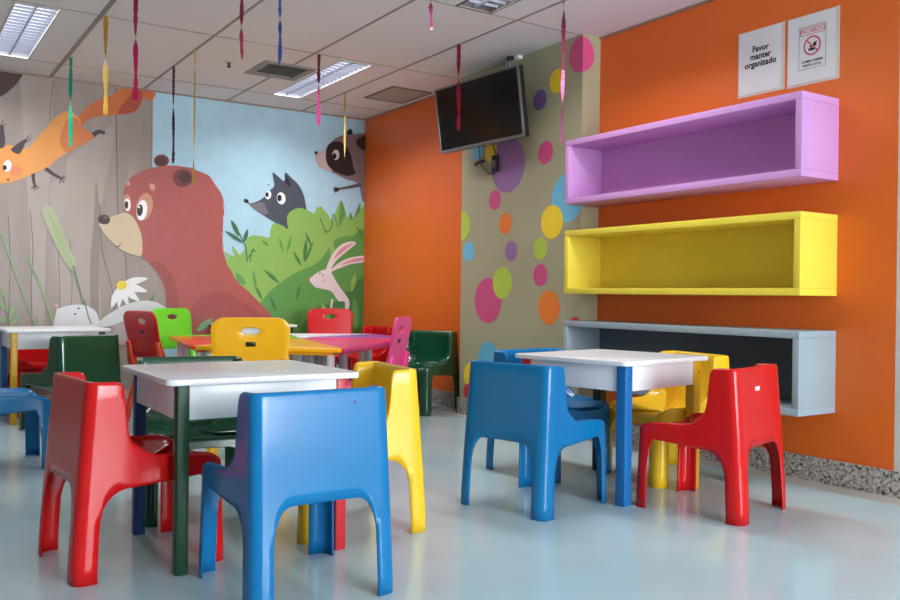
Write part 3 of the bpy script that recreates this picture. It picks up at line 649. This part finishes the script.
# ------------------------------------------------------------------ moulded fibreglass chair
CW, CD, CH = .488, .525, .655
def chair_meshes():
    W2, D2 = CW/2, CD/2; rr, rf = .038, .045; Z0 = .20
    # half path (right side), rear centre -> front centre : (s, x, y)
    half = []
    def add(x, y):
        s = 0 if not half else half[-1][0] + math.dist((x, y), half[-1][1:])
        half.append((s, x, y))
    add(0, -D2)
    # rear arch: leg begins at x=.178
    rear_leg_x, rfil = W2-.068, .062
    for x in (.03, .06, .085): add(x, -D2)
    for k in range(6, -1, -1): add(rear_leg_x - rfil*(1-math.cos(PI/2*k/6)) , -D2)
    add((rear_leg_x + W2-rr)/2, -D2)
    for k in range(5): a = PI/2*k/4; add(W2-rr + rr*math.sin(a), -D2+rr - rr*math.cos(a))
    side_r_y, sfil = -D2+.076, .09
    side_f_y, ffil = D2-.066, .045
    ys_ = set([-.16, -.15, -.14])
    sy_ = [side_r_y - .02] + [side_r_y + sfil*(1-math.cos(PI/2*k/8)) for k in range(9)]
    sy_ += [-.03, 0, .03, .06, .085]
    sy_ += [side_f_y - ffil*(1-math.cos(PI/2*k/6)) for k in range(6, -1, -1)] + [D2-.06]
    top_y = [-.145, -.137, -.13, -.126, -.122, -.117, -.11, -.10, -.088]
    sy_ = sorted(set(round(v, 5) for v in sy_ + top_y))
    # drop near duplicates except leg edges
    must = {round(side_r_y, 5), round(side_f_y, 5)}
    flt = []
    for v in sy_:
        if flt and v - flt[-1] < .0025:
            if v in must: flt[-1] = v
            continue
        flt.append(v)
    for v in flt:
        if -D2+rr < v < D2-rf: add(W2, v)
    for k in range(5): a = PI/2*k/4; add(W2-rf + rf*math.cos(a), D2-rf + rf*math.sin(a))
    front_leg_x, ff = W2-.07, .06
    for k in range(0, 7): add(front_leg_x - ff*(1-math.cos(PI/2*k/6)), D2)
    for x in (.08, .05, .025): add(x, D2)
    add(0, D2)
    def arch(u, edge, fil, h, slope=0.0):
        """height of the cut-out at distance u inside the leg edge"""
        if u <= 0: return Z0
        if u >= fil: return h + slope*(u-fil)
        return Z0 + (h-Z0)*math.sqrt(max(0, 1-(1-u/fil)**2))
    TP = [(-D2, CH), (-.155, CH-.003), (-.145, CH-.008), (-.137, CH-.018), (-.132, CH-.032), (-.126, CH-.07), (-.118, .53), (-.108, .485), (-.095, .455), (-.075, .432), (-.045, .412), (0, .401), (.08, .396), (.15, .394), (.19, .390), (.22, .382), (.24, .370), (D2, .356)]
    def interp(T, v):
        for (a, za), (b, zb) in zip(T, T[1:]):
            if v <= b: return za + (zb-za)*(max(v, a)-a)/(b-a)
        return T[-1][1]
    cols = []
    for s, x, y in half:
        if y <= -D2+1e-6 and x < rear_leg_x - 1e-6: bz = arch(rear_leg_x-x, 0, rfil, .316, .01); leg = False
        elif abs(x-W2) < 1e-6 and side_r_y+1e-5 < y < side_f_y-1e-5:
            b1 = arch(y-side_r_y, 0, sfil, .298, .07); b2 = arch(side_f_y-y, 0, ffil, .322); bz = min(b1, b2); leg = False
        elif y >= D2-1e-6 and x < front_leg_x - 1e-6: bz = arch(front_leg_x-x, 0, ff, .305, .01); leg = False
        else: bz = Z0; leg = True
        if y >= D2-1e-6: tz = .350 + .003*(min(1, abs(x)/.2))**2
        elif y > D2-rf: tz = .353 + .029*((D2-y)/rf)**.7
        elif y <= -D2+1e-6: tz = CH + .0
        else: tz = interp(TP, y)
        cols.append((x, y, bz, tz, leg))
    mirror = [(-x, y, b_, t, l) for x, y, b_, t, l in cols[-2:0:-1]]
    cols = cols + mirror                      # closed loop, runs counter-clockwise seen from above
    N = len(cols)
    nrm = []
    for i in range(N):
        p, q = cols[i-1], cols[(i+1) % N]; dx, dy = q[0]-p[0], q[1]-p[1]; L = math.hypot(dx, dy) or 1
        nrm.append((-dy/L, dx/L))             # inward
    def place(x, y, z):
        f = max(0, min(1, z/CH))
        lean = .045*max(0, min(1, (z-.05)/(CH-.05)))**1.1
        xx = x*(1 - .055*f)
        w = max(0, min(1, (D2-y)/CD))
        yy = y + lean*w**.7 - .012*(1-w)*min(1, z/.35)
        return Vector((xx, yy, z))
    bm = bmesh.new(); key = {}
    def V(i, z, d=0):
        x, y = cols[i][0] + nrm[i][0]*d, cols[i][1] + nrm[i][1]*d
        return bm.verts.new(place(x, y, z))
    NL, NU = 4, 9
    faces = []
    low = [[V(i, Z0*r/NL) if cols[i][4] else None for i in range(N)] for r in range(NL)]
    rows = []
    for r in range(NU+1):
        t = r/NU
        rows.append([V(i, cols[i][2] + (cols[i][3]-.012-cols[i][2])*t) for i in range(N)])
    def rim(d, dz): rows.append([V(i, cols[i][3]+dz, d) for i in range(N)])
    rim(.0015, -.005); rim(.006, -.001); rim(.014, .0005); rim(.022, -.003); rim(.029, -.010)
    nrim = len(rows)
    NI = 9
    for r in range(1, NI+1):
        t = r/NI
        row = []
        for i in range(N):
            tz = cols[i][3]; back = max(0, min(1, (tz-.42)/.2))
            zs = .362 if tz > .41 else tz-.026
            zs = .362*back + (tz-.024)*(1-back)
            d = .030 + (.018 + .05*back)*(t**2.2) + (1-back)*.03*t
            z = (tz-.010) + (zs-(tz-.010))*(t if back > .5 else math.sin(t*PI/2))
            row.append(V(i, z, d))
        rows.append(row)
    last = rows[-1]
    cen = Vector((0, .03, .345))
    for t in (.12, .28, .48, .7, .88):
        row = []
        for v in last:
            p = v.co.lerp(cen, t); p.z = v.co.z + (cen.z - v.co.z)*(1-(1-t)**2)
            row.append(bm.verts.new(p))
        rows.append(row)
    cv = bm.verts.new(cen)
    for r in range(NL):
        nxt = low[r+1] if r+1 < NL else rows[0]
        for i in range(N):
            j = (i+1) % N
            if cols[i][4] and cols[j][4]: faces.append(bm.faces.new((low[r][i], low[r][j], nxt[j], nxt[i])))
    for r in range(len(rows)-1):
        for i in range(N):
            j = (i+1) % N
            faces.append(bm.faces.new((rows[r][i], rows[r][j], rows[r+1][j], rows[r+1][i])))
    for i in range(N): faces.append(bm.faces.new((rows[-1][i], rows[-1][(i+1) % N], cv)))
    bmesh.ops.recalc_face_normals(bm, faces=bm.faces)
    top = max(bm.faces, key=lambda f: f.calc_center_median().z)
    if top.normal.z < 0: bmesh.ops.reverse_faces(bm, faces=bm.faces)
    bm.normal_update()
    orig = list(bm.faces); nv = len(bm.verts)
    bm.verts.index_update()
    inner = {v: bm.verts.new(v.co - v.normal*.0065) for v in list(bm.verts)}
    bnd = [e for e in bm.edges if len(e.link_faces) == 1]
    for f in orig: bm.faces.new([inner[v] for v in f.verts][::-1])
    for e in bnd:
        a, b_ = e.verts; f = e.link_faces[0]
        ls = [l for l in f.loops if l.edge == e][0]
        bm.faces.new((ls.link_loop_next.vert, ls.vert, inner[ls.vert], inner[ls.link_loop_next.vert]))
    bm.normal_update()
    norms = {}
    groups = {}
    for f in bm.faces:
        c = f.calc_center_median(); zmax = max(v.co.z for v in f.verts)
        if zmax <= Z0+.004: k = 'leg_%d%d' % (c.x > 0, c.y > 0)
        elif c.z > .435 or (c.z > .41 and c.y < -.06): k = 'backrest'
        else: k = 'seat'
        groups.setdefault(k, []).append(f)
    # normals: shell faces only (rims stay crisp)
    vn = {v: v.normal.copy() for v in bm.verts}
    out = {}
    for k, fs in groups.items():
        idx = {}; vs = []; fl = []
        for f in fs:
            for v in f.verts:
                if v not in idx: idx[v] = len(vs); vs.append(v)
            fl.append([idx[v] for v in f.verts])
        me = bpy.data.meshes.new(k); me.from_pydata([v.co for v in vs], [], fl); me.update()
        for p in me.polygons: p.use_smooth = True
        me.normals_split_custom_set_from_vertices([vn[v] for v in vs])
        out[k] = me
    bm.free()
    return out
_chair_cache = {}
def moulded_chair(color):
    if color in _chair_cache: return copy_tree(_chair_cache[color])
    ms = chair_meshes(); root = empty('moulded_chair')
    for k, me in ms.items():
        me.materials.append(M[color]); nm = k.split('_')[0]; me.name = 'chair_'+nm
        o = bpy.data.objects.new(nm, me); COL.objects.link(o); o.parent = root
    _chair_cache[color] = root
    return root
def chair_at(color, x, y, deg, lab):
    c = moulded_chair(color); c.location = (x, y, 0); c.rotation_euler = (0, 0, math.radians(deg))
    tag(c, lab, 'chair', 'moulded one piece chairs around the white tables')
    return c
_pending = []
def later(*a): _pending.append(a)
redL = later('red', .772, 3.24, -85.1, 'glossy red moulded chair at the left of the nearest white table')
later('blue', 1.152, 2.668, .4, 'glossy blue moulded chair nearest the viewer, its back turned to us')
later('yellow', 1.635, 3.24, 82.5, 'glossy yellow moulded chair at the right of the nearest white table')
later('green', 1.175, 3.82, 170, 'dark green moulded chair on the far side of the nearest white table')
later('blue', 2.545, 3.135, -75.5, 'blue moulded chair with its back to us, left of the table by the shelves')
later('red', 3.190, 2.660, 13.8, 'red moulded chair with a white sticker, in front of the table by the shelves')
later('yellow', 3.545, 3.24, 81, 'yellow moulded chair between the table by the shelves and the grey shelf')
later('blue', 3.08, 3.68, 186, 'blue moulded chair tucked in behind the table by the shelves')
later('green', 1.13, 6.46, 24, 'dark green moulded chair in front of the distant white table on the left')
later('green', 3.75, 6.12, 114, 'dark green moulded chair standing alone in the orange corner beside the olive column')
later('blue', .54, 5.30, -88, 'blue moulded chair cut by the left edge of the photo')
later('red', 1.10, 7.46, 178, 'dark red moulded chair behind the distant white table on the left')
later('red', 3.82, 7.22, 94, 'red moulded chair low in the far corner by the orange wall')

# ------------------------------------------------------------------ white activity tables
def activity_table(x, y, deg, legs, lab, zt=.662, hl=.0215):
    root = empty('activity_table', (x, y, 0), math.radians(deg))
    w, d = .712, .695; lx, ly = .293, .289
    MB().prism(rrect(0, 0, w, d, .035), zt-.021, zt, .003).build('tabletop', M['white_lam'], root)
    ap0, ap1, t = zt-.021-.12, zt-.021, .016
    for s in (-1, 1):
        MB().box((-lx+hl, s*(ly+.009)-t/2, ap0), (lx-hl, s*(ly+.009)+t/2, ap1), .001).build('apron', M['white_lam'], root)
        MB().box((s*(lx+.009)-t/2, -ly+hl, ap0), (s*(lx+.009)+t/2, ly-hl, ap1), .001).build('apron', M['white_lam'], root)
    for (sx, sy), c in zip(((-1, -1), (-1, 1), (1, -1), (1, 1)), legs):
        l = MB().box((sx*lx-hl, sy*ly-hl, 0), (sx*lx+hl, sy*ly+hl, zt-.021), .005, 3).build('leg', M[c], root)
        l['label'] = {'leg_green': 'dark green leg', 'leg_blue': 'blue leg', 'leg_navy': 'navy blue leg', 'leg_red': 'red leg', 'leg_yellow': 'yellow leg', 'leg_dark': 'blackish green leg'}[c]
        MB().tube([(sx*lx+.006, sy*(ly+hl-.001), zt-.08), (sx*lx+.006, sy*(ly+hl+.0015), zt-.08)], .005, 10).build('screw', M['screw'], l)
    tag(root, lab, 'table', 'white activity tables with coloured legs')
    return root
activity_table(1.158, 3.232, -.5, ['leg_green', 'leg_navy', 'leg_red', 'leg_yellow'], 'white topped activity table nearest the viewer, with a dark green front leg')
activity_table(3.095, 3.215, 10, ['leg_blue', 'leg_red', 'leg_yellow', 'leg_dark'], 'white topped activity table by the wall shelves, with a blue front leg', .662, .027)
activity_table(1.11, 7.13, 0, ['leg_yellow', 'leg_blue', 'leg_green', 'leg_red'], 'white topped activity table far left against the mural, with a yellow front leg', .675)
_t4 = activity_table(2.815, 7.47, 0, ['leg_red', 'leg_yellow', 'leg_green', 'leg_blue'], 'white table against the mural behind the yellow handle hole chair', .68)

_t4.scale = (.8, 1, 1)

# ------------------------------------------------------------------ coloured trapezoid tables set in a ring
RING = [(1.68, 5.55), (2.44, 4.90), (3.56, 5.98), (3.62, 6.70), (2.95, 7.02), (1.92, 6.95)]
RC = Vector((2.76, 6.32)); ZT = .612
SEG = [('p_yellow', 'yellow'), ('p_pink', 'pink'), ('p_purple', 'purple'), ('p_white', 'white'), ('p_lime', 'lime green'), ('p_orange', 'orange red')]
RLAB = ['yellow wedge table with grey white legs, front piece of the coloured ring', 'pink wedge table, right hand piece of the coloured table ring', 'purple wedge table at the far right of the coloured table ring', 'white wedge table at the far side of the coloured table ring', 'lime green wedge table at the far left of the coloured ring', 'orange red wedge table at the left of the coloured ring']
for i in range(6):
    a, b_ = Vector(RING[i]), Vector(RING[(i+1) % 6])
    ia, ib = RC.lerp(a, .10), RC.lerp(b_, .10)
    cen = (a+b_+ia+ib)/4
    root = empty('trapezoid_table', (cen.x, cen.y, 0))
    poly = [a, b_, ib, ia]
    shr = [(cen + (p-cen)*.992) for p in poly]
    # softened corners
    def soft(ps, r=.05):
        out = []
        for k in range(len(ps)):
            p, q, s_ = ps[k-1], ps[k], ps[(k+1) % len(ps)]
            d1, d2 = (p-q), (s_-q); r1 = min(r, d1.length*.35); r2 = min(r, d2.length*.35)
            A, B = q + d1.normalized()*r1, q + d2.normalized()*r2
            for t in (0, .33, .66, 1): out.append(A.lerp(q, t).lerp(q.lerp(B, t), t))
        return out
    top = MB().prism([(p.x-cen.x, p.y-cen.y) for p in soft(shr)], ZT-.028, ZT, .006)
    top.build('tabletop', M[SEG[i][0]], root)
    ins = [cen + (p-cen)*.86 for p in poly]
    rm = MB(); rm.prism([(p.x-cen.x, p.y-cen.y) for p in soft(ins)], ZT-.05, ZT-.028); rm.build('underframe', M[SEG[i][0]], root)
    for p in (cen + (a-cen)*.80, cen + (b_-cen)*.80, cen + (ia-cen)*.6, cen + (ib-cen)*.6):
        q = p-cen
        lm = M['p_grey'] if (i == 1) else M['p_white']
        MB().tube([(q.x, q.y, 0), (q.x, q.y, .02), (q.x, q.y, ZT-.05)], [.03, .027, .027], 16).build('leg', lm, root)
    tag(root, RLAB[i], 'table', 'coloured wedge tables pushed together')

# ------------------------------------------------------------------ plastic school chairs with a handle hole
def back_plate(w, h, t, n=48):
    """upright plate with a rounded top and an oval handle hole, gently curved; origin at its lower middle, faces +y"""
    bm = bmesh.new()
    def outline(u):                       # rounded rectangle by angle, wider radius at top
        pts = []
        for (cx, cz, r, a0) in ((w/2-.07, h-.07, .07, 0), (-w/2+.07, h-.07, .07, 90), (-w*.46+.03, .03, .03, 180), (w*.46-.03, .03, .03, 270)):
            for k in range(n//4):
                a = math.radians(a0 + 90*k/(n//4-1)); pts.append((cx + r*math.cos(a), cz + r*math.sin(a)))
        return pts
    poly = outline(0); N = 96; hz = h*.78; out = []; hl = []
    for k in range(N):
        th = 2*PI*(k+.5)/N
        # even spacing on the hole, matching direction on the rim
        px_, pz_ = .052*math.cos(th), .021*math.sin(th); hl.append((px_, hz+pz_))
        dx, dz = math.cos(th)*(w/2), math.sin(th)*(h*.22 if math.sin(th) > 0 else h*.78)
        best = 0
        for (x0, z0), (x1, z1) in zip(poly, poly[1:]+poly[:1]):
            ex, ez = x1-x0, z1-z0; den = dx*ez - dz*ex
            if abs(den) < 1e-12: continue
            tt = (x0*ez - (z0-hz)*ex)/den; u = (x0*dz - (z0-hz)*dx)/den
            if tt > 0 and -1e-6 <= u <= 1+1e-6: best = max(best, tt)
        out.append((dx*best, hz+dz*best))
    rings = [[(o[0]*(1-f)+q[0]*f, o[1]*(1-f)+q[1]*f) for o, q in zip(out, hl)] for f in (0, .04, .2, .4, .6, .8, .95, 1)]
    def bend(x, z): return -.9*(x*x)*.5 - .0*z + .05*(1-z/h)**2
    def P(x, z, off): return (x, -(.30*x*x) + .03*(1-z/h)**2*0 + off, z)
    fr = [[bm.verts.new(P(x, z, t/2 - (.004 if r in (0, len(rings)-1) else 0))) for x, z in ring] for r, ring in enumerate(rings)]
    bk = [[bm.verts.new(P(x, z, -t/2 + (.004 if r in (0, len(rings)-1) else 0))) for x, z in ring] for r, ring in enumerate(rings)]
    for L, flip in ((fr, False), (bk, True)):
        for r in range(len(L)-1):
            for k in range(N):
                q = (L[r][k], L[r][(k+1) % N], L[r+1][(k+1) % N], L[r+1][k])
                bm.faces.new(q[::-1] if flip else q)
    for r in (0, len(rings)-1):
        for k in range(N): bm.faces.new((fr[r][k], bk[r][k], bk[r][(k+1) % N], fr[r][(k+1) % N]))
    bmesh.ops.recalc_face_normals(bm, faces=bm.faces)
    return bm
def school_chair(color, x, y, deg, lab, tilt=10, frame=None, logo=None, sticker='black'):
    root = empty('school_chair', (x, y, 0), math.radians(deg))
    fm = M[frame] if frame else M[color]
    mb = MB(); mb.bm.free(); mb.bm = back_plate(.42, .34, .018)
    mb.build('backrest', M[color], root, 40, Matrix.Translation((0, -.19, .485)) @ Matrix.Rotation(math.radians(tilt), 4, 'X'))
    # black maker's plate on the rear of the backrest
    mp = MB(); mp.box((-.026, -.0125, .182), (.026, -.009, .207), .001)
    mp.build('rear_label', M['black'] if sticker == 'black' else mat('blue_label', (40, 40, 96), .4), root, 35, Matrix.Translation((0, -.19, .485)) @ Matrix.Rotation(math.radians(tilt), 4, 'X'))
    MB().prism(rrect(0, .0, .40, .36, .06), .385, .41, .008).build('seat', M[color], root)
    for s in (-1, 1):
        # side bracket sweeping from the backrest down into the seat
        MB().tube([(s*.185, -.235, .60), (s*.19, -.215, .52), (s*.19, -.20, .45), (s*.185, -.17, .40), (s*.18, -.10, .385)], [.022, .028, .034, .032, .022], 12).build('side_bracket', fm, root)
        MB().tube([(s*.175, -.15, .392), (s*.20, -.21, .15), (s*.21, -.235, 0)], [.026, .024, .022], 12).build('leg', fm, root)
        MB().tube([(s*.175, .14, .392), (s*.195, .185, .15), (s*.20, .20, 0)], [.026, .024, .022], 12).build('leg', fm, root)
    tag(root, lab, 'chair', 'plastic chairs with a handle hole around the coloured tables')
    return root
def yaw_to(dx, dy): return math.degrees(math.atan2(-dx, dy))
school_chair('p_yellow', 1.775, 4.75, yaw_to(.34, .94), 'yellow plastic chair with handle hole and black label, back turned to us')
school_chair('p_red', 1.81, 6.44, yaw_to(.955, .30), 'red plastic chair with handle hole in front of the lime green chair', 12, 'p_orange', None, 'blue')
school_chair('p_lime', 2.165, 7.14, yaw_to(.42, -.91), 'lime green plastic chair with a handle hole facing us at the far left')
school_chair('p_red', 3.38, 7.06, yaw_to(-.42, -.9), 'red plastic chair with a handle hole facing us below the painted rabbit')
school_chair('p_pink', 2.46, 4.70, yaw_to(-.72, .69), 'pink plastic chair seen edge on beside the pink table')

# moulded chairs are made last so that copies follow the finished originals
for a in _pending:
    ch = chair_at(*a)
    if 'white sticker' in a[4]:
        for c in kids(ch):
            if c.name.startswith('backrest'):
                MB().box((-.05, -.2285, .552), (-.01, -.2245, .570), .0006).build('sticker', mat('white_sticker', (235, 235, 235), .4, var=0), c)

for o in [o for o in bpy.data.objects if o.get('label', '').startswith('glossy blue moulded chair nearest')]:
    for c in kids(o):
        if c.name.startswith('backrest'):
            MB().tube([(.108, -.2205, .612), (.108, -.2245, .612)], .0055, 14).build('rivet', mat('violet_rivet', (88, 84, 150), .35, var=0), c)

# ------------------------------------------------------------------ light
world = bpy.data.worlds.new('daylight'); scene.world = world; world.use_nodes = True
bg = world.node_tree.nodes['Background']; bg.inputs['Color'].default_value = (.86, .93, 1.0, 1); bg.inputs['Strength'].default_value = 15.0
pd = bpy.data.lights.new('window_portal', 'AREA'); pd.shape = 'RECTANGLE'; pd.size = WX1-WX0; pd.size_y = WZ1-WZ0; pd.cycles.is_portal = True
po = bpy.data.objects.new('window_portal', pd); po.location = ((WX0+WX1)/2, YB-.02, (WZ0+WZ1)/2); po.rotation_euler = (math.radians(90), 0, 0); COL.objects.link(po)
for (x0, x1, y0, y1) in LIGHTS:
    ld = bpy.data.lights.new('ceiling_lamp', 'AREA'); ld.shape = 'RECTANGLE'; ld.size = x1-x0-.03; ld.size_y = y1-y0-.03
    ld.energy = LAMP_W; ld.color = (.97, .985, 1.0); ld.spread = math.radians(142)
    lo = bpy.data.objects.new('ceiling_lamp', ld); lo.location = ((x0+x1)/2, (y0+y1)/2, CEIL+.003); COL.objects.link(lo)

# ------------------------------------------------------------------ camera and view
cd = bpy.data.cameras.new('camera'); cam = bpy.data.objects.new('camera', cd); COL.objects.link(cam)
cd.sensor_width = 36; cd.lens = F_PX/900*36; cd.clip_start = .05
R3 = Matrix((RGT, UPV, -FWD)).transposed()
cam.matrix_world = Matrix.Translation(EYE) @ R3.to_4x4()
scene.camera = cam
vs = scene.view_settings
vs.view_transform = 'Standard'; vs.look = 'None'; vs.gamma = 1.0; vs.use_curve_mapping = False; vs.exposure = .9
scene.display_settings.display_device = 'sRGB'
scene.cycles.max_bounces = 10; scene.cycles.diffuse_bounces = 6
